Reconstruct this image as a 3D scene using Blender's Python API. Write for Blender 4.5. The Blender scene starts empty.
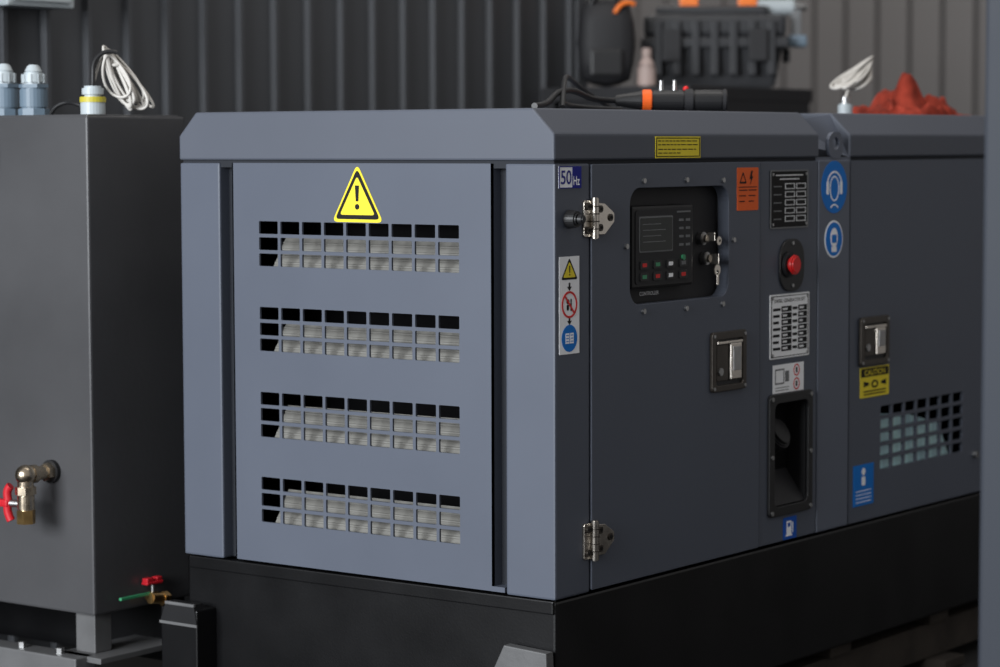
import bpy, bmesh, math, random
from mathutils import Matrix, Vector, noise
random.seed(4)
scene=bpy.context.scene
scene.view_settings.view_transform='Standard'
scene.view_settings.look='None'

# ---------------------------------------------------------------- materials
def mat(name,col,rough=.5,metal=0.,var=.06,scale=6.,bump=0.,bscale=120.,emit=0.,spec=.5,rvar=.08):
    m=bpy.data.materials.new(name); m.use_nodes=True
    nt=m.node_tree; b=nt.nodes['Principled BSDF']
    tc=nt.nodes.new('ShaderNodeTexCoord')
    n=nt.nodes.new('ShaderNodeTexNoise'); n.inputs['Scale'].default_value=scale; n.inputs['Detail'].default_value=5
    nt.links.new(tc.outputs['Object'],n.inputs['Vector'])
    r=nt.nodes.new('ShaderNodeValToRGB')
    r.color_ramp.elements[0].position=.3; r.color_ramp.elements[1].position=.7
    r.color_ramp.elements[0].color=tuple(c*(1-var) for c in col)+(1,)
    r.color_ramp.elements[1].color=tuple(min(1,c*(1+var)) for c in col)+(1,)
    nt.links.new(n.outputs['Fac'],r.inputs['Fac']); nt.links.new(r.outputs['Color'],b.inputs['Base Color'])
    mr=nt.nodes.new('ShaderNodeMapRange'); mr.inputs['To Min'].default_value=max(0.02,rough-rvar); mr.inputs['To Max'].default_value=min(1,rough+rvar)
    nt.links.new(n.outputs['Fac'],mr.inputs['Value']); nt.links.new(mr.outputs['Result'],b.inputs['Roughness'])
    b.inputs['Metallic'].default_value=metal
    b.inputs['Specular IOR Level'].default_value=spec
    if bump>0:
        n2=nt.nodes.new('ShaderNodeTexNoise'); n2.inputs['Scale'].default_value=bscale
        nt.links.new(tc.outputs['Object'],n2.inputs['Vector'])
        bp=nt.nodes.new('ShaderNodeBump'); bp.inputs['Strength'].default_value=bump; bp.inputs['Distance'].default_value=.002
        nt.links.new(n2.outputs['Fac'],bp.inputs['Height']); nt.links.new(bp.outputs['Normal'],b.inputs['Normal'])
    return m
PAINT=mat('paint_blue_grey',(.073,.083,.108),.45,0,.03,3,.08,400,spec=.28)
PAINT2=mat('paint_blue_grey_pale_lit',(.098,.111,.143),.45,0,.03,3,.08,400,spec=.28)  # paler post paint; on the roof saddle it stands in for light
LIDP=mat('paint_lid',(.073,.081,.102),.48,0,.03,3,.08,400,spec=.28)
BLACK=mat('black_enamel',(.0035,.0035,.004),.36,0,.2,5,.1,200,spec=.28)
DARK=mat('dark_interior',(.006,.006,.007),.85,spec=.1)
GAPM=mat('gap_shadow_tone',(.016,.018,.023),.7,spec=.2)  # dark tone standing in for shade inside grooves and panel gaps
SLAT=mat('galvanised_baffle',(.150,.146,.134),.6,0,.08,12)
SLATB=mat('pale_blue_core',(.52,.78,.95),.5,0,.30,14)
BPL=mat('black_plastic',(.010,.010,.011),.45,spec=.35)
BPL2=mat('black_plastic_matte',(.017,.017,.019),.6,spec=.3)
CHROME=mat('chrome_steel',(.52,.48,.43),.25,1.,.1,40)
STEEL=mat('brushed_steel',(.35,.35,.35),.38,1.,.1,40)
BRASS=mat('brass',(.55,.36,.15),.3,1.,.12,40)
NICKEL=mat('nickel_fitting',(.50,.42,.32),.28,1.,.1,60)
BRONZE=mat('latch_frame_metal',(.06,.052,.045),.38,.7,.15,40)
RED=mat('red_plastic',(.55,.012,.012),.4,spec=.3)
REDH=mat('red_handle',(.42,.01,.018),.45,spec=.3)
GREEN=mat('green_lever',(.03,.22,.10),.45)
YEL=mat('sticker_yellow',(.72,.58,.03),.5,spec=.25)
ORG=mat('sticker_orange',(.72,.11,.015),.5,spec=.25)
WHT=mat('sticker_white',(.80,.81,.83),.5,spec=.25)
SIL=mat('plate_silver',(.60,.61,.62),.45,spec=.3)
BLU=mat('sticker_blue',(.004,.07,.36),.5,spec=.2)
BLU2=mat('sticker_cyan_blue',(.003,.15,.52),.5,spec=.2)
NAVY=mat('sticker_navy',(.008,.012,.20),.5,spec=.2)
INK=mat('ink_black',(.005,.005,.005),.6,spec=.2)
INKG=mat('ink_grey',(.15,.155,.16),.6,spec=.2)
LCD=mat('lcd_glass',(.008,.011,.010),.25,spec=.25)
TANK=mat('tank_grey_paint',(.052,.052,.055),.38,0,.12,2.5,.15,60,spec=.35)
RAIL=mat('tank_frame_grey',(.085,.085,.087),.5,0,.15,8,.2,80)
GLW=mat('gland_light_plastic',(.36,.40,.42),.45)
GLB=mat('gland_grey_blue',(.11,.155,.20),.5)
GLY=mat('gland_yellow',(.42,.36,.03),.5)
WIRE=mat('white_wire',(.46,.44,.41),.5)
ROPE=mat('red_cloth',(.26,.035,.020),.85,0,.35,25,.5,200,spec=.15)
WALLD=mat('wall_charcoal_cladding',(.053,.056,.062),.5,0,.08,1.5,.1,50,spec=.4)
WALLB=mat('wall_grey_cladding',(.085,.079,.077),.55,0,.06,1,.1,50)
FLOOR=mat('floor_concrete',(.016,.0155,.0155),.75,0,.25,4,.3,60,spec=.2)
WOOD=mat('pallet_wood',(.028,.023,.019),.8,0,.3,12,.4,80,spec=.2)
COLM=mat('column_paint',(.024,.028,.037),.55,0,.04,3,spec=.2)
ORP=mat('orange_plastic',(.78,.17,.015),.45)
CASE=mat('toolbox_black',(.018,.019,.022),.5,0,.1,8,.2,100,spec=.4)
PINK=mat('pale_plastic',(.34,.26,.235),.6)

# ---------------------------------------------------------------- builder
MA=Matrix(((1,0,0,0),(0,0,-1,0),(0,1,0,0),(0,0,0,1)))   # local x->X, y->Z, z->-Y
MB=Matrix(((0,0,1,0),(1,0,0,0),(0,1,0,0),(0,0,0,1)))    # local x->Y, y->Z, z->+X
def plane(M,off): return M@Matrix.Translation((0,0,off))
col=scene.collection
def empty(name):
    e=bpy.data.objects.new(name,None); col.objects.link(e); e.empty_display_size=.1; return e
class Part:
    def __init__(s,name,parent=None): s.name=name; s.parent=parent; s.bm=bmesh.new(); s.mats=[]
    def mi(s,m):
        if m not in s.mats: s.mats.append(m)
        return s.mats.index(m)
    def addmesh(s,me,M,m,smooth=False):
        me.transform(M); n=len(s.bm.faces); s.bm.from_mesh(me); s.bm.faces.ensure_lookup_table()
        i=s.mi(m)
        for f in s.bm.faces[n:]: f.material_index=i; f.smooth=smooth
        bpy.data.meshes.remove(me)
    def addbm(s,b,M,m,smooth=False):
        me=bpy.data.meshes.new('t'); b.to_mesh(me); b.free(); s.addmesh(me,M,m,smooth)
    def box(s,a,b,m,bev=0.,M=None):
        t=bmesh.new(); bmesh.ops.create_cube(t,size=1)
        a=Vector(a);b=Vector(b)
        for v in t.verts: v.co=Vector(((a[i]+b[i])/2+v.co[i]*(abs(b[i]-a[i])) for i in range(3)))
        if bev>0: bmesh.ops.bevel(t,geom=t.edges[:],offset=bev,segments=2,affect='EDGES',profile=.6)
        s.addbm(t,M or Matrix(),m); return s
    def cyl(s,p0,p1,r,m,r2=None,seg=24,bev=0.):
        p0=Vector(p0);p1=Vector(p1);d=p1-p0
        t=bmesh.new(); bmesh.ops.create_cone(t,cap_ends=True,segments=seg,radius1=r,radius2=r if r2 is None else r2,depth=d.length)
        if bev>0:
            ed=[e for e in t.edges if len(e.link_faces)==2 and any(len(f.verts)>4 for f in e.link_faces)]
            bmesh.ops.bevel(t,geom=ed,offset=bev,segments=2,affect='EDGES')
        q=Vector((0,0,1)).rotation_difference(d.normalized()).to_matrix().to_4x4()
        s.addbm(t,Matrix.Translation((p0+p1)/2)@q,m,False)
        return s
    def sph(s,c,r,m,sc=(1,1,1),seg=16):
        t=bmesh.new(); bmesh.ops.create_uvsphere(t,u_segments=seg,v_segments=seg//2,radius=r)
        s.addbm(t,Matrix.Translation(c)@Matrix.Diagonal((*sc,1)),m,True); return s
    def curvemesh(s,cu,M,m,smooth=False):
        o=bpy.data.objects.new('t',cu); me=bpy.data.meshes.new_from_object(o)
        bpy.data.objects.remove(o); bpy.data.curves.remove(cu)
        s.addmesh(me,M,m,smooth)
    def tube(s,pts,r,m,res=6,cyclic=False):
        cu=bpy.data.curves.new('c','CURVE'); cu.dimensions='3D'; cu.bevel_depth=r; cu.bevel_resolution=3; cu.resolution_u=res; cu.use_fill_caps=True
        sp=cu.splines.new('NURBS'); sp.points.add(len(pts)-1)
        for i,p in enumerate(pts): sp.points[i].co=(*p,1)
        sp.order_u=min(4,len(pts)); sp.use_endpoint_u=not cyclic; sp.use_cyclic_u=cyclic
        s.curvemesh(cu,Matrix(),m,True); return s
    def poly(s,P,outs,o0,o1,m,bev=0.):
        cu=bpy.data.curves.new('c','CURVE'); cu.dimensions='2D'; cu.fill_mode='BOTH'
        cu.extrude=max(0,(o1-o0)/2-bev); cu.bevel_depth=bev; cu.offset=-bev; cu.bevel_resolution=1
        for o in outs:
            sp=cu.splines.new('POLY'); sp.points.add(len(o)-1); sp.use_cyclic_u=True
            for i,p in enumerate(o): sp.points[i].co=(p[0],p[1],0,1)
        s.curvemesh(cu,plane(P,(o0+o1)/2),m); return s
    def text(s,P,body,cx,cy,w,h,off,m):
        cu=bpy.data.curves.new('f','FONT'); cu.body=body; cu.size=1; cu.offset=.012
        o=bpy.data.objects.new('t',cu); me=bpy.data.meshes.new_from_object(o)
        bpy.data.objects.remove(o); bpy.data.curves.remove(cu)
        xs=[v.co.x for v in me.vertices]; ys=[v.co.y for v in me.vertices]
        if not xs: return s
        x0,x1,y0,y1=min(xs),max(xs),min(ys),max(ys)
        M=Matrix.Translation((cx,cy,0))@Matrix.Diagonal((w/(x1-x0),h/(y1-y0),1,1))@Matrix.Translation((-(x0+x1)/2,-(y0+y1)/2,0))
        s.addmesh(me,plane(P,off)@M,m); return s
    def done(s):
        me=bpy.data.meshes.new(s.name); s.bm.to_mesh(me); s.bm.free()
        for m in s.mats: me.materials.append(m)
        o=bpy.data.objects.new(s.name,me); col.objects.link(o)
        if s.parent: o.parent=s.parent
        return o
def rect(x0,x1,y0,y1,r=0.,n=4):
    if x0>x1: x0,x1=x1,x0
    if y0>y1: y0,y1=y1,y0
    if r<=0: return [(x0,y0),(x1,y0),(x1,y1),(x0,y1)]
    o=[]
    for cx,cy,a in ((x1-r,y0+r,-90),(x1-r,y1-r,0),(x0+r,y1-r,90),(x0+r,y0+r,180)):
        for k in range(n+1):
            t=math.radians(a+90*k/n); o.append((cx+r*math.cos(t),cy+r*math.sin(t)))
    return o
def circ(cx,cy,r,n=28,ry=None):
    ry=ry or r
    return [(cx+r*math.cos(2*math.pi*k/n),cy+ry*math.sin(2*math.pi*k/n)) for k in range(n)]
def arc(cx,cy,r0,r1,a0,a1,n=14):
    o=[(cx+r1*math.cos(math.radians(a0+(a1-a0)*k/n)),cy+r1*math.sin(math.radians(a0+(a1-a0)*k/n))) for k in range(n+1)]
    o+=[(cx+r0*math.cos(math.radians(a1+(a0-a1)*k/n)),cy+r0*math.sin(math.radians(a1+(a0-a1)*k/n))) for k in range(n+1)]
    return o
def rpoly(pts,r,n=5):
    o=[];N=len(pts)
    for i in range(N):
        p=Vector(pts[i]);a=(Vector(pts[i-1])-p);b=(Vector(pts[(i+1)%N])-p)
        ang=a.angle(b);d=r/math.tan(ang/2);s=p+a.normalized()*d;e=p+b.normalized()*d
        for k in range(n+1):
            t=k/n;o.append(tuple((1-t)**2*s+2*t*(1-t)*p+t*t*e))
    return o
def tri(cx,cy,w,h,r):
    return rpoly([(cx-w/2,cy-h/2),(cx+w/2,cy-h/2),(cx,cy+h/2)],r)

# ================================================================ GENERATOR
gen=empty('diesel_generator')
W=1.156; L=2.85; G0=1.215; G1=1.385
# ---- skid
p=Part('skid_base',gen)
p.box((-W,.012,-.33),(-.008,L,-.006),BLACK,.006)
p.box((-W+.01,.004,-.035),(-.01,.02,-.004),BLACK,.003)
p.box((-W-.02,.03,-.36),(.004,.10,-.30),BLACK,.004)
p.done()
# ---- end face
p=Part('end_pillar_frame',gen)
p.box((-W,0,0),(-1.022,.05,.996),PAINT,.005)
p.box((-.138,0,0),(0,.139,.996),PAINT,.005)
p.box((-1.05,.035,.002),(-.95,.05,.995),GAPM)  # groove backs, their shade put into the dark colour
p.box((-.20,.035,.002),(-.12,.05,.995),GAPM)
p.done()
p=Part('louvre_panel',gen)
px0,px1=-.980,-.176
rows=[(.853,.742),(.641,.532),(.430,.318),(.218,.105)]
gx0,gx1=-.892,-.272
holes=[]
nb=.0085; cw=((gx1-gx0)-8*nb)/9
for zt,zb in rows:
    ch=((zt-zb)-2*nb)/3
    for i in range(9):
        for j in range(3):
            x=gx0+i*(cw+nb); z=zb+j*(ch+nb)
            holes.append(rect(x,x+cw,z,z+ch,.002,1))
p.poly(MA,[rect(px0,px1,.004,.996)]+holes,-.006,.0,PAINT)
p.box((px0,.0,.004),(px0+.004,.036,.996),PAINT)
p.box((px1-.004,.0,.004),(px1,.036,.996),PAINT)
p.box((px1-.004,-.001,.004),(px1+.034,.036,.016),PAINT)
p.done()
p=Part('end_baffles',gen)
for zt,zb in rows:
    ya,za,yb,zb2=.030,zb-.010,.085,zt-.040
    xa,xb=gx0+.015,gx1+.06
    t=bmesh.new()
    vs=[t.verts.new(c) for c in ((xa,ya,za),(xb,ya,za),(xb,yb,zb2),(xa,yb,zb2))]
    v2=[t.verts.new(c) for c in ((xb,yb+.03,zb2-.012),(xa,yb+.03,zb2-.012))]
    t.faces.new(vs); t.faces.new((vs[3],vs[2],v2[0],v2[1]))
    p.addbm(t,Matrix(),SLAT)
    for k in range(1,5):
        f=k/5; y=ya+(yb-ya)*f; z=za+(zb2-za)*f
        p.tube([(xa+.002,y,z),((xa+xb)/2,y,z),(xb,y,z)],.0035,SLAT,3)
p.done()
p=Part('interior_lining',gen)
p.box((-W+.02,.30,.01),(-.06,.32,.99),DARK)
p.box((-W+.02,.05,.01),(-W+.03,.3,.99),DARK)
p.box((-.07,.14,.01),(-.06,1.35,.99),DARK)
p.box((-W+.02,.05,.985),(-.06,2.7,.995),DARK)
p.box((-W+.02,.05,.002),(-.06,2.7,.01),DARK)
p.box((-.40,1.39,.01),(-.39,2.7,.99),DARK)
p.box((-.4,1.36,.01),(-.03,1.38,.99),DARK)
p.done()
# warning triangle on end
p=Part('electrical_warning_sign',gen)
cx=-.576;cz=.925
p.poly(MA,[tri(cx,cz,.158,.140,.010)],0,.001,YEL)
p.poly(MA,[tri(cx,cz-.002,.140,.122,.008)],.001,.0015,INK)
p.poly(MA,[tri(cx,cz-.006,.108,.093,.005)],.0015,.002,YEL)
p.poly(MA,[[(cx-.0065,cz+.018),(cx+.0065,cz+.018),(cx+.004,cz-.020),(cx-.004,cz-.020)]],.002,.0025,INK)
p.poly(MA,[circ(cx,cz-.033,.0068)],.002,.0025,INK)
p.done()
# ---- roof
def lid(name,y0,y1):
    pr=[(-W,1.003),(-W,1.063),(-1.099,1.122),(-.060,1.122),(0,1.063),(0,1.003)]
    t=bmesh.new()
    a=[t.verts.new((x,y0,z)) for x,z in pr];b=[t.verts.new((x,y1,z)) for x,z in pr]
    t.faces.new(a);t.faces.new(b[::-1])
    for i in range(6):
        j=(i+1)%6; t.faces.new((a[i],b[i],b[j],a[j]))
    bmesh.ops.recalc_face_normals(t,faces=t.faces[:])
    bmesh.ops.bevel(t,geom=t.edges[:],offset=.005,segments=2,affect='EDGES',profile=.5)
    p=Part(name,gen); p.addbm(t,Matrix(),LIDP); return p.done()
lid('roof_front',-.003,G0); lid('roof_rear',G1,L)
p=Part('roof_lifting_saddle',gen)
p.box((-W+.01,G0-.01,.99),(-.004,G1+.01,1.004),PAINT2)
t=bmesh.new()
vs=[t.verts.new(c) for c in ((-.02,G0+.005,1.03),(-.003,G1+.001,1.004),(-.003,G1+.001,1.062),(-.062,G1+.001,1.118),(-.10,G0+.005,1.10))]
t.faces.new(vs); p.addbm(t,Matrix(),PAINT2)  # added infill, lighter tone imitates the lit end of the rear roof
p.poly(MB,[rect(G0+.055,G1-.035,1.0,1.070,.03),circ((G0+G1)/2+.01,1.04,.017)],-.012,-.002,PAINT2)
p.done()
p=Part('roof_shadow_gap',gen); p.box((-W+.006,.006,.985),(-.006,L-.01,1.006),GAPM); p.done()  # dark strip painting the shadow line between roof and body
p=Part('rear_skins',gen)
p.box((-W,.05,0),(-W+.015,L,.996),PAINT); p.box((-W,L-.015,0),(0,L,.996),PAINT); p.done()
p=Part('side_backing',gen)
p.poly(MB,[rect(.135,1.39,0,.996),rect(.30,.758,.655,.94,.03),rect(.965,1.18,.075,.383,.02)],-.045,-.035,GAPM)
p.box((-.045,1.38,0),(-.035,1.40,.996),GAPM)
p.done()
# door 1
wy0,wy1,wz0,wz1=.304,.752,.660,.936
p=Part('control_door',gen)
p.poly(MB,[rect(.144,.906,.004,.994,.004),rect(wy0,wy1,wz0,wz1,.04,6)],-.03,.003,PAINT,.0015)
def tray(p,y0,y1,z0,z1,d,m,th=.004):
    p.box((-d,y0,z0),(-d-th,y1,z1),m)
    p.box((-d,y0-th,z0),(-.002,y0,z1),m); p.box((-d,y1,z0),(-.002,y1+th,z1),m)
    p.box((-d,y0,z0-th),(-.002,y1,z0),m); p.box((-d,y0,z1),(-.002,y1,z1+th),m)
tray(p,wy0-.004,wy1+.004,wz0-.004,wz1+.004,.035,BPL2)
p.done()
p=Part('control_window_bolts',gen)
for y,z in ((.285,.80),(.36,.953),(.55,.953),(.72,.950),(.772,.80),(.36,.643),(.55,.640),(.72,.642)):
    p.cyl((.003,y,z),(.009,y,z),.0065,STEEL,seg=10)
p.done()
p=Part('controller_unit',gen)
cy0,cy1,cz0,cz1=.325,.598,.696,.893
p.box((-.035,cy0,cz0),(-.005,cy1,cz1),BPL,.006)
p.poly(MB,[rect(cy0+.012,cy1-.012,cz0+.01,cz1-.01,.01)],-.005,-.003,BPL2)
p.poly(MB,[rect(.352,.500,.782,.868,.004)],-.003,-.002,INKG)
p.poly(MB,[rect(.356,.496,.786,.864,.004)],-.003,-.001,LCD)
for k in range(4): p.poly(MB,[rect(.365,.365+.08+.02*(k%2),.848-.014*k,.850-.014*k)],-.001,-.0006,INKG)
for k in range(4):
    for c,m in ((.530,INKG),(.560,INKG)):
        p.poly(MB,[rect(c,c+.018,.853-.02*k,.859-.02*k)],-.003,-.002,m)
p.poly(MB,[rect(.52,.58,.874,.878)],-.003,-.002,INKG)
bc=[(RED,GREEN,WHT,INKG),(GREEN,RED,WHT,RED)]
for r in range(2):
    for k in range(4):
        y=.372+k*.058;z=.752-r*.028
        p.poly(MB,[rect(y-.018,y+.018,z-.010,z+.010,.004)],-.003,.0,BPL)
        p.poly(MB,[rect(y-.009,y+.009,z-.0045,z+.0045)],.0,.0006,bc[r][k])
p.cyl((-.003,.545,.765),(.002,.545,.765),.007,GREEN,seg=14)
p.text(MB,'CONTROLLER',.445,.681,.085,.009,-.0345,WHT)
p.done()
p=Part('key_switch',gen)
for (y,z) in ((.672,.806),(.688,.756)):
    p.cyl((-.035,y,z),(-.018,y,z),.016,STEEL,bev=.002)
    p.cyl((-.018,y,z),(-.010,y,z),.010,CHROME)
p.box((-.012,.686,.742),(.014,.690,.768),CHROME,.001)
p.poly(MB,[circ(.686,.728,.014),circ(.686,.723,.005)],.008,.011,CHROME)
p.box((-.01,.670,.800),(.012,.673,.822),CHROME,.001)
p.poly(MB,[circ(.700,.800,.011),circ(.703,.800,.004)],.004,.007,CHROME)
p.box((.004,.690,.690),(.007,.700,.724),CHROME,.001)
p.done()
p=Part('service_strip',gen)
p.poly(MB,[rect(.911,1.207,.004,.994,.003),rect(.975,1.170,.085,.375,.015)],-.03,.0,PAINT,.0015)
p.done()
p=Part('centre_post',gen)
p.box((-.03,1.211,.003),(.002,1.383,.996),PAINT2,.004); p.done()
p=Part('rear_door',gen)
hl=[];ny,nz=7,5;y0,y1,z0,z1=1.572,2.085,.135,.312;b=.010
w=((y1-y0)-(ny-1)*b)/ny;h=((z1-z0)-(nz-1)*b)/nz
for i in range(ny):
    for j in range(nz):
        a=y0+i*(w+b);c=z0+j*(h+b);hl.append(rect(a,a+w,c,c+h,.003,1))
p.poly(MB,[rect(1.389,L-.004,.004,.994,.004)]+hl,-.008,.0,PAINT)
p.box((-.03,1.389,.004),(-.008,1.41,.994),PAINT)
p.box((-.03,1.389,.98),(-.008,L-.01,.994),PAINT)
p.cyl((0,2.165,.118),(.012,2.165,.118),.010,STEEL,seg=10); p.done()
p=Part('radiator_core',gen)
t=bmesh.new()
vs=[t.verts.new(c) for c in ((-.016,1.58,.11),(-.016,2.04,.11),(-.035,2.00,.225),(-.040,1.80,.27),(-.040,1.62,.285))]
t.faces.new(vs); p.addbm(t,Matrix(),SLATB)
for k in range(4): p.tube([(-.020-.006*k,1.60+.01*k,.130+.035*k),(-.020-.006*k,1.98-.04*k,.125+.035*k)],.006,SLATB)
p.done()
def hinge(name,y,zc,s=.86):
    p=Part(name,gen)
    S=lambda a:a*s
    p.poly(MB,[rect(y-S(.040),y-S(.006),zc-S(.050),zc+S(.048),.005)],.0,.006,CHROME,.001)
    p.poly(MB,[rpoly([(y+S(a),zc+S(c)) for a,c in ((.004,-.045),(.055,-.045),(.100,-.012),(.100,.012),(.055,.038),(.004,.042))],.007)],.003,.009,CHROME,.001)
    p.cyl((.012,y,zc-S(.055)),(.012,y,zc+S(.055)),.010,CHROME,bev=.002)
    for k in range(4): p.cyl((.012,y,zc+S(-.03+.02*k)),(.012,y,zc+S(-.027+.02*k)),.0115,BRONZE)
    for dy,dz in ((-.025,.032),(-.025,-.032),(.032,.024),(.032,-.026),(.08,0)):
        p.cyl((.006,y+S(dy),zc+S(dz)),(.012,y+S(dy),zc+S(dz)),.0085,BRONZE,seg=12); p.cyl((.012,y+S(dy),zc+S(dz)),(.0135,y+S(dy),zc+S(dz)),.004,INK,seg=6)
    p.done()
hinge('hinge_upper',.143,.870); hinge('hinge_lower',.143,.122)
p=Part('rubber_door_stop',gen)
p.cyl((0,.052,.870),(.03,.052,.870),.022,BPL,.018,bev=.004); p.cyl((.03,.052,.87),(.045,.052,.87),.012,BPL,.010,bev=.003); p.done()
def latch(name,y0,y1,z0,z1):
    p=Part(name,gen)
    p.poly(MB,[rect(y0,y1,z0,z1,.010),rect(y0+.020,y1-.018,z0+.016,z1-.020,.008)],0.003,.012,BRONZE,.002)
    p.poly(MB,[rect(y0+.01,y1-.01,z0+.01,z1-.01)],.003,.005,BPL)
    ym=(y0+y1)/2
    p.box((.005,ym+.004,z0+.026),(.014,y1-.026,z1-.030),CHROME,.004)
    p.box((.014,ym+.012,z0+.050),(.016,y1-.034,z1-.04),STEEL,.001)
    p.box((.005,y0+.026,z0+.026),(.009,ym-.002,z1-.034),BRONZE,.002)
    p.box((.006,y0+.024,z1-.032),(.014,y1-.022,z1-.024),CHROME,.002)
    p.cyl((.008,y0+.042,z0+.05),(.013,y0+.042,z0+.05),.010,STEEL,seg=14)
    for a in (y0+.010,y1-.009):
        for c in (z0+.009,z1-.010): p.cyl((.012,a,c),(.014,a,c),.0045,STEEL,seg=8)
    p.done()
latch('door_latch_front',.662,.828,.423,.573); latch('door_latch_rear',1.436,1.602,.432,.566)
p=Part('emergency_stop',gen)
p.poly(MB,[rect(1.004,1.130,.657,.793,.05,6)],0,.006,BPL,.002)
p.cyl((.006,1.045,.727),(.014,1.045,.727),.034,BPL2,bev=.003)
p.cyl((.014,1.045,.727),(.020,1.045,.727),.018,RED)
p.cyl((.020,1.045,.727),(.032,1.045,.727),.027,RED,.024,bev=.004)
for z in (.672,.782): p.cyl((.006,1.067,z),(.009,1.067,z),.005,STEEL,seg=8)
p.done()
p=Part('fuel_filler_recess',gen)
p.poly(MB,[rect(.952,1.178,.073,.393,.014),rect(.979,1.154,.098,.368,.02)],0,.008,BPL,.002)
tray(p,.978,1.155,.097,.369,.09,BPL)
t=bmesh.new()
vs=[t.verts.new(c) for c in ((-.002,.982,.10),(-.002,1.154,.10),(-.088,1.154,.22),(-.088,.982,.22))]
t.faces.new(vs); p.addbm(t,Matrix(),BPL2)
p.cyl((-.085,1.075,.255),(-.035,1.075,.285),.045,BPL2,bev=.004)
p.cyl((-.035,1.075,.285),(-.028,1.075,.289),.036,BPL,bev=.002)
for y in (.965,1.166):
    for z in (.084,.230,.381): p.cyl((.008,y,z),(.011,y,z),.006,STEEL,seg=8)
p.done()
# ---- stickers
p=Part('fifty_hertz_label',gen)
p.poly(MB,[rect(.014,.104,.940,.990)],0,.001,WHT)
p.poly(MB,[rect(.014,.104,.940,.990),rect(.018,.100,.942,.988)],.001,.0015,NAVY)
p.poly(MB,[rect(.068,.100,.942,.988)],.001,.0015,NAVY)
p.text(MB,'50',.043,.965,.042,.032,.0017,NAVY); p.text(MB,'Hz',.084,.957,.025,.020,.0019,WHT); p.done()
p=Part('safety_pictogram_strip',gen)
p.poly(MB,[rect(.016,.096,.562,.785)],0,.001,WHT)
p.poly(MB,[tri(.056,.757,.066,.050,.004)],.001,.0014,INK); p.poly(MB,[tri(.056,.755,.050,.036,.003)],.0014,.0018,YEL)
p.poly(MB,[rect(.054,.058,.748,.764)],.0018,.0022,INK); p.poly(MB,[rect(.054,.058,.742,.745)],.0018,.0022,INK)
for z in (.716,.638):
    p.poly(MB,[[(.056,z-.010),(.065,z),(.059,z),(.059,z+.009),(.053,z+.009),(.053,z),(.047,z)]],.001,.0015,INK)
p.poly(MB,[circ(.056,.675,.031),circ(.056,.675,.026)],.001,.0018,RED)
p.poly(MB,[circ(.050,.682,.006),]+[],.001,.0014,INK); p.poly(MB,[rect(.045,.054,.662,.675,.003)],.001,.0014,INK); p.poly(MB,[rect(.060,.065,.660,.688,.002)],.001,.0014,INK)
d=.020; p.poly(MB,[[(.056-d-.002,.675+d-.0),(.056-d+.002,.675+d+.003),(.056+d+.002,.675-d),(.056+d-.002,.675-d-.003)]],.0018,.0022,RED)
p.poly(MB,[circ(.056,.598,.031)],.001,.0016,BLU2)
p.poly(MB,[rect(.040,.0545,.586,.610),rect(.0575,.072,.586,.610)],.0016,.002,WHT)
for k in range(3): p.poly(MB,[rect(.042,.052,.590+.007*k,.592+.007*k),rect(.060,.070,.590+.007*k,.592+.007*k)],.002,.0023,BLU2)
p.done()
p=Part('yellow_notice_label',gen)
p.poly(MB,[rect(.416,.619,1.006,1.058)],.0005,.0015,YEL)
p.poly(MB,[rect(.419,.616,1.009,1.055),rect(.422,.613,1.011,1.053)],.0015,.0019,INK)
for r,z in enumerate((1.046,1.037,1.026,1.017)):
    x=.428
    while x<.60:
        l=random.uniform(.008,.024)
        p.poly(MB,[rect(x,min(x+l,.607),z,z+.0022)],.0015,.0019,INK); x+=l+.005
        if r==3 and x>.53: break
p.done()
p=Part('orange_hazard_label',gen)
p.poly(MB,[rect(.790,.894,.872,.980,.003)],.003,.004,ORG)
p.poly(MB,[tri(.818,.955,.036,.030,.003),tri(.818,.954,.024,.019,.002)],.004,.0045,INK)
p.poly(MB,[[(.858,.972),(.866,.972),(.861,.958),(.868,.958),(.852,.936),(.857,.951),(.850,.951)]],.004,.0045,INK)
for k in range(3):
    for a,b2 in ((.800,.838),(.846,.884)): p.poly(MB,[rect(a,b2-.006*k,.922-.014*k,.9245-.014*k)],.004,.0045,INK)
p.poly(MB,[rect(.798,.886,.930,.932)],.004,.0045,INK); p.done()
p=Part('black_rating_plate',gen)
p.poly(MB,[rect(.957,1.154,.821,.972,.004)],0,.002,INK)
p.poly(MB,[rect(.957,1.154,.821,.972,.004),rect(.962,1.149,.8245,.9685,.004)],.002,.003,INKG)
for k in range(2): p.poly(MB,[rect(.985+.02*k,1.125-.02*k,.957-.010*k,.960-.010*k)],.002,.0026,SIL)
for r in range(5):
    z=.930-.021*r
    for c in range(3):
        a=.975+.058*c; p.poly(MB,[rect(a,a+.050,z-.0075,z+.0075),rect(a+.003,a+.047,z-.0055,z+.0055)] if c!=0 else [rect(a,a+.040,z-.002,z+.001)],.002,.0026,SIL if c else INKG)
for y in (.969,1.142):
    for z in (.832,.961): p.cyl((.002,y,z),(.005,y,z),.004,STEEL,seg=8)
p.done()
p=Part('generator_data_plate',gen)
p.poly(MB,[rect(.960,1.164,.484,.651,.004)],0,.002,WHT)
p.poly(MB,[rect(.965,1.159,.488,.647),rect(.968,1.156,.490,.645)],.002,.0025,INK)
p.text(MB,'DIESEL GENERATOR SET',1.062,.634,.160,.009,.0023,INK)
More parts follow.
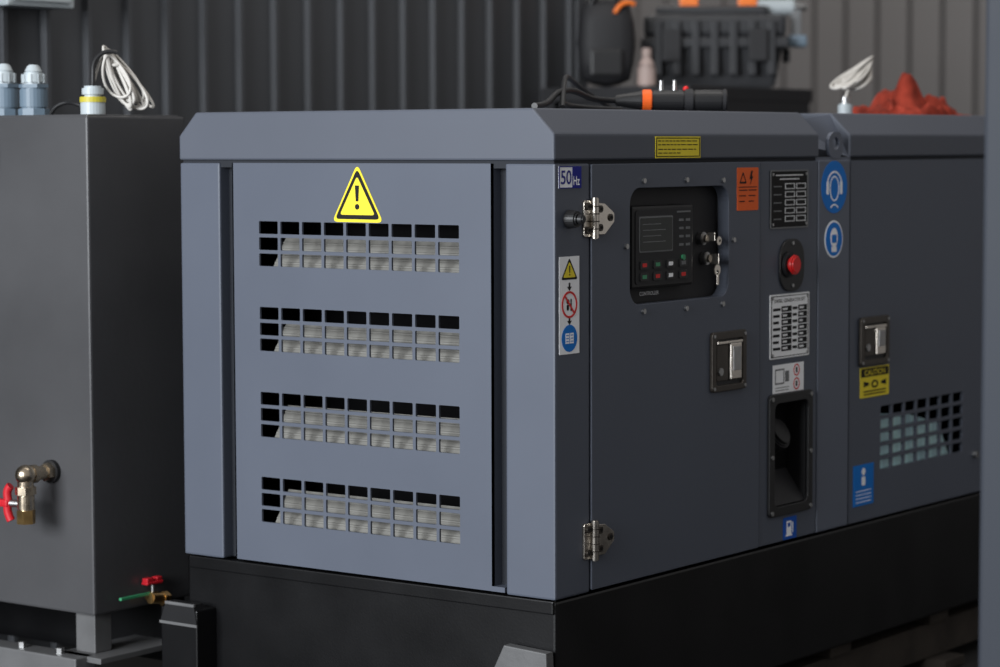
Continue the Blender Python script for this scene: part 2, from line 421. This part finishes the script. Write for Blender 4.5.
for r in range(7):
    z=.612-.017*r
    p.poly(MB,[rect(.975,1.012-.004*(r%3),z-.0035,z+.0035)],.002,.0026,INK)
    p.poly(MB,[rect(1.018,1.070,z-.0072,z+.0072),rect(1.024,1.050-.003*(r%2),z-.0028,z+.0028)],.002,.0026,INK)
    p.poly(MB,[rect(1.076,1.100-.003*(r%2),z-.0035,z+.0035)],.002,.0026,INK)
    p.poly(MB,[rect(1.105,1.151,z-.0072,z+.0072),rect(1.111,1.135-.003*(r%3),z-.0028,z+.0028)],.002,.0026,INK)
for y in (.971,1.153):
    for z in (.494,.641): p.cyl((.002,y,z),(.005,y,z),.004,STEEL,seg=8)
p.done()
p=Part('refuel_instruction_label',gen)
p.poly(MB,[rect(.978,1.138,.394,.468)],0.0,.001,WHT)
p.poly(MB,[rect(.988,1.035,.417,.457),rect(.992,1.031,.421,.453)],.001,.0015,INKG)
p.poly(MB,[rect(1.040,1.060,.422,.450)],.001,.0015,INKG)
for z in (.449,.413):
    p.poly(MB,[circ(1.10,z,.016),circ(1.10,z,.0125)],.001,.0015,RED)
    p.poly(MB,[rect(1.096,1.104,z-.007,z+.007)],.001,.0015,INK)
for k in range(2): p.poly(MB,[rect(.990,1.06,.400+.007*k,.402+.007*k)],.001,.0015,INKG)
p.done()
p=Part('fuel_pump_label',gen)
p.poly(MB,[rect(1.035,1.104,.006,.064)],0.0005,.0015,BLU)
p.poly(MB,[rect(1.052,1.076,.018,.054),rect(1.056,1.072,.038,.049)],.0015,.002,WHT); p.poly(MB,[rect(1.048,1.080,.014,.018)],.0015,.002,WHT)
p.poly(MB,[rect(1.081,1.085,.022,.050)],.0015,.002,WHT); p.done()
p=Part('ear_protection_label',gen)
c=(1.294,.924)
p.poly(MB,[circ(*c,.070,40)],.002,.003,BLU2)
p.poly(MB,[arc(c[0],c[1],.038,.043,20,160)],.003,.0035,WHT)
p.poly(MB,[circ(c[0],c[1]-.004,.026,24,.034),circ(c[0],c[1]-.004,.022,24,.030)],.003,.0035,WHT)
for s_ in (-1,1): p.poly(MB,[rect(c[0]+s_*.031,c[0]+s_*.043,c[1]-.020,c[1]+.016,.005)],.003,.0037,WHT)
p.poly(MB,[arc(c[0],c[1]-.075,.026,.030,45,135)],.003,.0035,WHT)
p.done()
p=Part('face_protection_label',gen)
c=(1.293,.785)
p.poly(MB,[circ(*c,.050,36)],.002,.003,WHT); p.poly(MB,[circ(*c,.045,36)],.003,.0035,BLU2)
p.poly(MB,[circ(c[0],c[1]+.004,.020,24,.026)],.0035,.004,WHT); p.poly(MB,[rect(c[0]-.014,c[0]+.014,c[1]-.034,c[1]-.020,.004)],.0035,.004,WHT)
p.poly(MB,[rect(c[0]-.013,c[0]+.013,c[1]-.010,c[1]+.012,.003)],.004,.0044,BLU2); p.done()
p=Part('caution_label',gen)
p.poly(MB,[rect(1.450,1.618,.343,.426)],0.0005,.0015,YEL)
p.poly(MB,[rect(1.454,1.614,.400,.423)],.0015,.002,INK); p.text(MB,'CAUTION',1.534,.4115,.12,.015,.0022,YEL)
p.poly(MB,[circ(1.534,.378,.020,24,.011),circ(1.534,.378,.012,24,.006)],.0015,.002,INK)
p.poly(MB,[[(1.47,.388),(1.50,.383),(1.50,.377),(1.47,.372)],[(1.60,.388),(1.57,.383),(1.57,.377),(1.60,.372)]],.0015,.002,INK)
for k in range(2): p.poly(MB,[rect(1.47,1.598,.350+.008*k,.3535+.008*k)],.0015,.002,INK)
p.done()
p=Part('blue_notice_label',gen)
p.poly(MB,[rect(1.415,1.532,.047,.160)],0.0005,.0015,BLU2)
p.poly(MB,[circ(1.473,.140,.010)],.0015,.002,WHT); p.poly(MB,[rect(1.463,1.483,.102,.126,.004)],.0015,.002,WHT)
for k in range(4): p.poly(MB,[rect(1.43,1.517,.056+.010*k,.058+.010*k)],.0015,.002,WHT)
p.done()
p=Part('skid_lug',gen)
p.box((-1.185,-.06,-.50),(-1.06,.03,-.130),BLACK,.004)
p.poly(MA,[[(-1.185,-.165),(-1.06,-.165),(-1.07,-.115),(-1.165,-.115)]],.03,.062,BPL)
p.poly(MA,[rect(-1.187,-1.058,-.172,-.165)],.060,.064,RAIL)
p.box((-1.168,-.064,-.122),(-1.068,-.055,-.114),RAIL,.002)
p.poly(MA,[[(-.20,-.26),(.0,-.26),(-.005,-.118),(-.125,-.112)]],.0,.03,RAIL,.003)
p.done()

# ================================================================ FUEL TANK
tk=empty('steel_fuel_tank')
X1=-1.352; YF=-.13; YB=.225
p=Part('tank_body',tk)
p.box((-2.05,YF,-.164),(X1,YB,1.115),TANK,.006); 
p.box((-2.04,YF+.012,1.112),(X1-.012,YB-.01,1.119),TANK,.003); p.done()
p=Part('tank_frame',tk)
p.box((X1-.10,YF+.03,-.27),(X1-.03,YF+.09,-.16),RAIL,.003)
p.box((X1-.13,YF-.01,-.285),(X1+.03,YB,-.27),RAIL,.002)
p.box((-2.05,YF-.05,-.33),(X1-.02,YF+.02,-.27),RAIL,.004)
p.box((-2.05,YB-.08,-.33),(X1-.02,YB,-.164),BLACK,.004)
for x in (-1.46,-1.60): p.cyl((x,YF-.02,-.27),(x,YF-.02,-.255),.012,STEEL,seg=6)
p.box((X1-.09,YF-.03,-.50),(X1-.03,YF+.02,-.33),BLACK); p.box((-2.03,YF-.03,-.50),(-1.97,YF+.02,-.33),BLACK)
p.done()
p=Part('outlet_valve',tk)
vx,vz=-1.497,.200
p.cyl((vx,YF,vz),(vx,YF-.012,vz),.030,BPL,seg=24)
p.cyl((vx,YF-.012,vz),(vx,YF-.030,vz),.024,NICKEL,seg=6)
p.cyl((vx,YF-.03,vz),(vx,YF-.075,vz),.018,NICKEL)
p.sph((vx,YF-.095,vz),.027,NICKEL)
p.cyl((vx,YF-.06,vz),(vx,YF-.08,vz),.024,NICKEL,bev=.002)
p.cyl((vx,YF-.095,vz),(vx,YF-.095,vz-.05),.021,NICKEL)
p.cyl((vx,YF-.095,vz-.030),(vx,YF-.095,vz-.050),.027,NICKEL,seg=8)
p.cyl((vx,YF-.095,vz-.050),(vx,YF-.095,vz-.090),.022,NICKEL,bev=.003)
p.cyl((vx,YF-.095,vz-.090),(vx,YF-.095,vz-.125),.024,BRASS,seg=6)
p.cyl((vx,YF-.095,vz-.075),(vx-.045,YF-.105,vz-.075),.010,STEEL)
p.tube([(vx-.045,YF-.105,vz-.03),(vx-.060,YF-.11,vz-.045),(vx-.045,YF-.105,vz-.070),(vx-.060,YF-.11,vz-.09),(vx-.045,YF-.105,vz-.12)],.011,REDH)
p.box((vx-.105,YF-.12,vz-.085),(vx-.045,YF-.10,vz-.065),REDH,.006)
p.done()
p=Part('drain_valve',tk)
dy,dz=.065,-.130
p.cyl((X1,dy,dz-.01),(X1+.025,dy,dz-.01),.012,BRASS)
p.cyl((X1+.010,dy,dz-.01),(X1+.025,dy,dz-.01),.016,BRASS,seg=6)
p.cyl((X1+.025,dy-.02,dz-.01),(X1+.025,dy+.030,dz-.018),.015,BRASS,bev=.003)
p.cyl((X1+.025,dy+.025,dz-.018),(X1+.025,dy+.045,dz-.02),.019,BRASS,seg=6)
p.cyl((X1+.018,dy,dz),(X1+.018,dy,dz+.03),.006,STEEL)
p.box((X1+.005,dy-.030,dz+.024),(X1+.028,dy+.030,dz+.032),REDH,.003)
p.box((X1+.006,dy-.028,dz+.03),(X1+.026,dy-.005,dz+.042),REDH,.003)
p.box((X1+.006,dy+.008,dz+.03),(X1+.026,dy+.028,dz+.042),REDH,.003)
p.box((X1+.012,dy-.12,dz-.004),(X1+.022,dy-.01,dz+.004),GREEN,.002)
p.done()
def gland(name,x,y,cap,body,h=.12,r=.036,band=None):
    p=Part(name,tk); z=1.118
    p.cyl((x,y,z),(x,y,z+.02),r*1.02,body,seg=8,bev=.002)
    p.cyl((x,y,z+.02),(x,y,z+h*.55),r*.92,body,bev=.004)
    p.cyl((x,y,z+h*.55),(x,y,z+h*.62),r*1.0,body,seg=6)
    p.cyl((x,y,z+h*.62),(x,y,z+h*.85),r*.74,cap,bev=.005)
    p.cyl((x,y,z+h*.85),(x,y,z+h),r*.60,cap,r*.36,bev=.003)
    for k in range(10):
        a=k*.628; p.box((-.001,r*.72,z+h*.64),(.001,r*.80,z+h*.82),cap,0,Matrix.Translation((x,y,0))@Matrix.Rotation(a,4,'Z'))
    return p.done()
gland('cable_gland_1',-1.795,.0,GLW,GLB,.140,.040); gland('cable_gland_2',-1.683,.0,GLW,GLB,.135,.040)
p=Part('float_sensor_plug',tk)
x,y=-1.463,.0
p.cyl((x,y,1.118),(x,y,1.155),.032,GLW,bev=.003); p.cyl((x,y,1.150),(x,y,1.166),.034,GLY,bev=.002); p.cyl((x,y,1.166),(x,y,1.194),.028,GLW,bev=.006)
p.tube([(x,y,1.19),(x+.005,y,1.22),(x-.01,y,1.26),(x+.02,y+.03,1.29),(x+.04,y+.05,1.28)],.006,BPL)
p.tube([(-1.62,-.0,1.123),(-1.60,.0,1.15),(-1.56,.02,1.155),(-1.53,.0,1.15),(x,y+.03,1.125)],.006,BPL)
p.tube([(-1.72,-.135,1.10),(-1.69,-.142,1.10),(-1.685,-.145,1.05),(-1.68,-.145,.98),(-1.70,-.145,.95)],.006,BPL)
p.done()
def hank(name,parent,top,bot,wid,n,r,m,tail,sd=.02):
    p=Part(name,parent); top=Vector(top);bot=Vector(bot);ax=(bot-top);side=Vector((.81,.59,0));dep=Vector((-.59,.81,0))
    for k in range(n):
        a=random.uniform(.35,1.)*wid*(1 if k%2 else .7); d=random.uniform(-sd,sd); e=random.uniform(.80,1.05); f=random.uniform(-.15,.15); sh=random.uniform(-1,1)*wid*.35
        pts=[]
        for j in range(12):
            th=2*math.pi*j/12; t=(1-math.cos(th))/2
            t2=f*(1-t)+t*e; wd=a*math.sin(th)*(.35+.65*t)+sh*t
            pts.append(top+ax*t2+side*(wd+d*t)+dep*(d+.012*math.sin(th*2)))
        p.tube(pts,r,m,4,True)
    c=top+ax*.22; p.tube([c+side*.022,c+dep*.02,c-side*.022,c-dep*.02],r*1.2,m,4,True)
    p.tube(tail,r,m)
    return p.done()
hank('white_wire_hank',tk,(-1.455,.05,1.280),(-1.385,.09,1.135),.055,15,.0036,WIRE,[(-1.463,.0,1.19),(-1.47,.02,1.23),(-1.46,.04,1.30),(-1.45,.05,1.275)])

# ================================================================ items on the roof
zt=1.122
cb=empty('black_power_cable')
p=Part('cable_run',cb)
c0=Vector((-.30,.966,zt+.032)); u=Vector((.806,.592,0))
e=c0-u*.13
p.tube([(-.27,.30,zt+.010),(-.30,.40,zt+.012),(-.36,.50,zt+.045),(-.38,.62,zt+.06),(-.42,.75,zt+.035),tuple(e-u*.06),tuple(e)],.008,BPL)
p.tube([(-.30,.46,zt+.008),(-.36,.54,zt+.02),(-.45,.68,zt+.022),(-.50,.8,zt+.012),(-.45,.95,zt+.008)],.008,BPL)
p.tube([(-.30,.46,zt+.008),(-.38,.58,zt+.070),(-.50,.76,zt+.100),(-.58,.9,zt+.09),(-.62,1.05,zt+.05),(-.60,1.15,zt+.008)],.007,BPL)
p.done()
p=Part('inline_connector',cb)
p.cyl(e-u*.02,e+u*.05,.014,BPL,.026,bev=.002); p.cyl(e+u*.05,e+u*.075,.029,ORG,bev=.002); p.cyl(e+u*.075,e+u*.16,.027,BPL,bev=.003)
p.cyl(e+u*.16,e+u*.185,.031,BPL2,bev=.003); p.cyl(e+u*.185,e+u*.26,.028,BPL,bev=.003); p.cyl(e+u*.26,e+u*.272,.030,BPL2,bev=.003)
for k in (.10,.135): 
    q=e+u*k; p.cyl(q+Vector((0,0,.02)),q+Vector((0,0,.052)),.007,STEEL,.005)
p.sph(e+u*.165+Vector((0,0,.03)),.008,RED)
p.done()
# crumpled red cloth lying on the rear roof
p=Part('crumpled_red_cloth')
t=bmesh.new(); NX,NY=40,80
g=[]
for i in range(NX+1):
    row=[]
    for j in range(NY+1):
        a=i/NX*2-1; b=j/NY*2-1
        x=-.36+a*.115; y=2.40+b*.245
        x+=.02*noise.noise(Vector((a*2,b*3,5))); y+=.04*noise.noise(Vector((a*2,b*3,9)))
        edge=max(0,1-(a*a)**1.3)*max(0,1-(b*b)**1.2)
        peak=math.exp(-((b+.10)/.50)**2)
        n1=abs(noise.noise(Vector((x*14,y*11,1.3))))*1.6
        n2=abs(noise.noise(Vector((x*34,y*26,4.1))))
        z=zt+.004+edge**.5*(.022+.060*peak)*(.30+n1)+edge**.4*.022*n2
        row.append(t.verts.new((x,y,z)))
    g.append(row)
for i in range(NX):
    for j in range(NY): t.faces.new((g[i][j],g[i+1][j],g[i+1][j+1],g[i][j+1]))
p.addbm(t,Matrix(),ROPE,True)
for k in range(5):
    y=2.20+.09*k
    p.tube([(-.30,y,zt+.012),(-.32,y+.03,zt+.03+.012*(k%3)),(-.35,y+.07,zt+.045+.015*((k+1)%3)),(-.37,y+.12,zt+.03),(-.34,y+.15,zt+.014)],.010,ROPE)
p.done()
ws=empty('white_sensor_lead')
p=Part('sensor_plug',ws); p.cyl((-.35,2.0,zt),(-.35,2.0,zt+.035),.022,GLW,bev=.003); p.cyl((-.35,2.0,zt+.035),(-.35,2.0,zt+.055),.014,STEEL); p.done()
hank('sensor_wire_hank',ws,(-.38,2.20,1.290),(-.36,2.04,1.205),.060,16,.0045,WIRE,[(-.35,2.0,zt+.05),(-.35,2.02,1.21),(-.36,2.06,1.23),(-.36,2.12,1.25)],.035)

# ================================================================ bench with toolbox behind
rk=empty('steel_workbench')
ZT=1.245
p=Part('bench_frame',rk)
p.box((-2.10,2.90,ZT-.05),(-1.46,3.78,ZT),BPL2,.004)
for x in (-2.06,-1.50):
    for y in (2.95,3.72): p.box((x-.03,y-.03,-.5),(x+.03,y+.03,ZT-.05),BPL2)
p.box((-2.05,2.93,.6),(-1.5,3.76,.64),BPL2)
p.box((-2.05,2.92,.85),(-1.47,2.94,ZT-.05),BPL2); p.box((-1.48,2.93,.85),(-1.46,3.76,ZT-.05),BPL2)
p.done()
tb=empty('black_toolbox')
R=Matrix.Translation((-1.745,3.53,ZT))@Matrix.Rotation(math.radians(33),4,'Z')
p=Part('toolbox_shell',tb)
def bx(a,b,m,bv=.01): p.box(a,b,m,bv,R)
t=bmesh.new()
bot=[(-.215,-.13),(.225,-.13),(.225,.13),(-.215,.13)];top=[(-.25,-.16),(.25,-.16),(.25,.16),(-.25,.16)]
a=[t.verts.new((*q,0)) for q in bot];b=[t.verts.new((*q,.16)) for q in top]
t.faces.new(a[::-1]);t.faces.new(b)
for i in range(4): t.faces.new((a[i],a[(i+1)%4],b[(i+1)%4],b[i]))
bmesh.ops.bevel(t,geom=t.edges[:],offset=.012,segments=2,affect='EDGES')
p.addbm(t,R,CASE)
bx((-.275,-.18,.15),(.275,.17,.19),CASE,.008)
bx((-.265,-.170,.19),(.265,.165,.275),CASE,.022)
bx((-.22,-.12,.27),(.20,.12,.31),CASE,.015)
for x in (-.21,-.14,-.07,0,.07,.14,.21): bx((x-.014,-.188,.05),(x+.014,-.14,.25),CASE,.004)
for x in (-.16,.16): bx((x-.035,-.205,.10),(x+.035,-.17,.22),BPL2,.006)
bx((.26,-.06,.10),(.285,.06,.15),CASE,.008)
p.done()
p=Part('toolbox_handle',tb)
p.tube([R@Vector(c) for c in ((-.10,0,.30),(-.10,0,.37),(-.06,0,.385),(.10,0,.385),(.14,0,.37),(.14,0,.30))],.018,ORP)
p.box((-.13,-.07,.30),(-.06,.05,.36),ORP,.006,R); p.box((.09,-.07,.30),(.16,.05,.36),ORP,.006,R)
p.done()
p=Part('drill_on_lid',tb)
p.cyl(R@Vector((.16,-.06,.305)),R@Vector((.30,-.06,.305)),.030,GLW,bev=.006)
p.cyl(R@Vector((.30,-.06,.305)),R@Vector((.345,-.06,.305)),.022,STEEL,.012)
p.box((.285,-.085,.19),(.325,-.035,.295),INKG,.01,R)
p.box((.275,-.10,.155),(.345,-.02,.20),GLB,.01,R)
p.done()
p=Part('black_tool_bag')
c=Vector((-1.905,3.04,ZT+.001)); RB=Matrix.Translation(c)@Matrix.Rotation(math.radians(36),4,'Z')
t=bmesh.new(); bmesh.ops.create_cube(t,size=1); bmesh.ops.subdivide_edges(t,edges=t.edges[:],cuts=3,use_grid_fill=True)
for v in t.verts:
    n_=v.co.normalized()*.62; q=v.co*.45+n_*.55
    v.co=Vector((q.x*.19,q.y*.12,(q.z+.567)*.29))
p.addbm(t,RB,BPL2,True)
p.tube([RB@Vector(q) for q in ((-.07,-.03,.24),(-.06,-.04,.33),(0,-.045,.36),(.06,-.04,.33),(.07,-.03,.24))],.014,BPL)
p.tube([RB@Vector(q) for q in ((.03,-.06,.27),(.05,-.07,.31),(.08,-.06,.315),(.10,-.05,.30))],.009,ORP)
p.box((-.06,-.075,.04),(.06,-.05,.14),BPL,.01,RB)
p.done()
p=Part('pale_bottle')
c=Vector((-1.715,3.02,ZT)); 
p.cyl(c,c+Vector((0,0,.08)),.035,PINK,.032,bev=.008); p.cyl(c+Vector((0,0,.08)),c+Vector((0,0,.11)),.030,PINK,.014); p.cyl(c+Vector((0,0,.11)),c+Vector((0,0,.14)),.018,PINK,bev=.003)
p.done()

# ================================================================ pallet
pl=empty('wooden_pallet')
p=Part('pallet_boards',pl)
for y in (.15,.75,1.35,1.95,2.55):
    p.box((-1.2,y,-.365),(-.03,y+.12,-.335),WOOD,.003)
for x in (-1.15,-.62,-.14): p.box((x,.05,-.465),(x+.10,2.8,-.365),WOOD,.003)
for y in (.10,.75,1.35,1.95,2.55): p.box((-1.2,y,-.495),(.02,y+.13,-.467),WOOD,.003)
p.done()

# ================================================================ building
def cladding(name,x0,x1,z0,z1,pitch,rw,rd,sl,M,m):
    pts=[];x=x0
    while x<x1:
        pts+=[(x,0),(x+pitch-rw-2*sl,0),(x+pitch-rw-sl,rd),(x+pitch-sl,rd),(x+pitch,0)]; x+=pitch
    t=bmesh.new(); a=[t.verts.new((q[0],q[1],z0)) for q in pts]; b=[t.verts.new((q[0],q[1],z1)) for q in pts]
    for i in range(len(pts)-1):
        if (a[i].co-a[i+1].co).length>1e-6: t.faces.new((a[i],a[i+1],b[i+1],b[i]))
    p=Part(name); p.addbm(t,M,m)
    p.box((x0,-.08,z0),(x,-.03,z1),m,0,M)
    return p.done()
Mw=Matrix(((0,1,0,-2.2),(1,0,0,0),(0,0,1,0),(0,0,0,1)))
cladding('wall_left',-1.98,3.20,-.5,3.6,.168,.016,.022,.004,Mw,WALLD)
Mb=Matrix(((1,0,0,0),(0,-1,0,8.0),(0,0,1,0),(0,0,0,1)))
cladding('wall_back',-8,3,-.5,4.2,.20,.05,.03,.012,Mb,WALLB)
p=Part('trim_wall_corner'); p.box((-2.29,3.24,-.5),(-2.17,3.31,3.6),WALLD,.004); p.done()
p=Part('floor'); p.box((-9,-12,-.6),(8,9,-.5),FLOOR); p.done()
sc=Part('steel_column')
sc.box((1.25,-.42,-.5),(1.50,-.17,3.6),COLM,.008); sc.box((1.20,-.47,-.5),(1.55,-.12,-.48),COLM,.004)
for x in (1.225,1.525):
    for y in (-.445,-.145): sc.cyl((x,y,-.48),(x,y,-.455),.012,STEEL,seg=6)
sc.done()
p=Part('wall_junction_box'); p.box((-2.178,.28,1.435),(-2.08,.54,1.60),GLW,.008); p.box((-2.08,.30,1.45),(-2.072,.52,1.585),GLW,.003); p.done()

# ================================================================ light
wd=bpy.data.worlds.new('World'); scene.world=wd; wd.use_nodes=True
wd.node_tree.nodes['Background'].inputs[0].default_value=(1.0,.98,.97,1); wd.node_tree.nodes['Background'].inputs[1].default_value=.40
def area(name,loc,tgt,sx,sy,e,colr):
    l=bpy.data.lights.new(name,'AREA'); l.shape='RECTANGLE'; l.size=sx; l.size_y=sy; l.energy=e; l.color=colr
    o=bpy.data.objects.new(name,l); col.objects.link(o); o.location=loc
    o.rotation_euler=(Vector(tgt)-Vector(loc)).to_track_quat('-Z','Y').to_euler(); return o
area('bay_door_daylight',(-1.2,-9.5,2.6),(-.6,0,.6),6,3.6,1850,(.92,.96,1))
area('ceiling_lamp',(-.5,1.0,4.4),(-.5,1.0,0),3,2,70,(1,.97,.93))
area('ceiling_lamp_rear',(-4,5.5,4.0),(-4,7,1),2,1.5,70,(1,.95,.90))

# ================================================================ camera
cd=bpy.data.cameras.new('camera'); cam=bpy.data.objects.new('camera',cd); col.objects.link(cam)
M=Matrix.Rotation(math.radians(36.3431),4,'Z')@Matrix.Rotation(math.radians(90-4.3032),4,'X')@Matrix.Rotation(math.radians(-.1613),4,'Z')
cam.matrix_world=Matrix.Translation((3.2605,-4.6416,1.0395))@M
cd.sensor_width=36; cd.lens=90.395; cd.clip_end=60
cd.dof.use_dof=True; cd.dof.focus_distance=5.9; cd.dof.aperture_fstop=2.4
scene.camera=cam
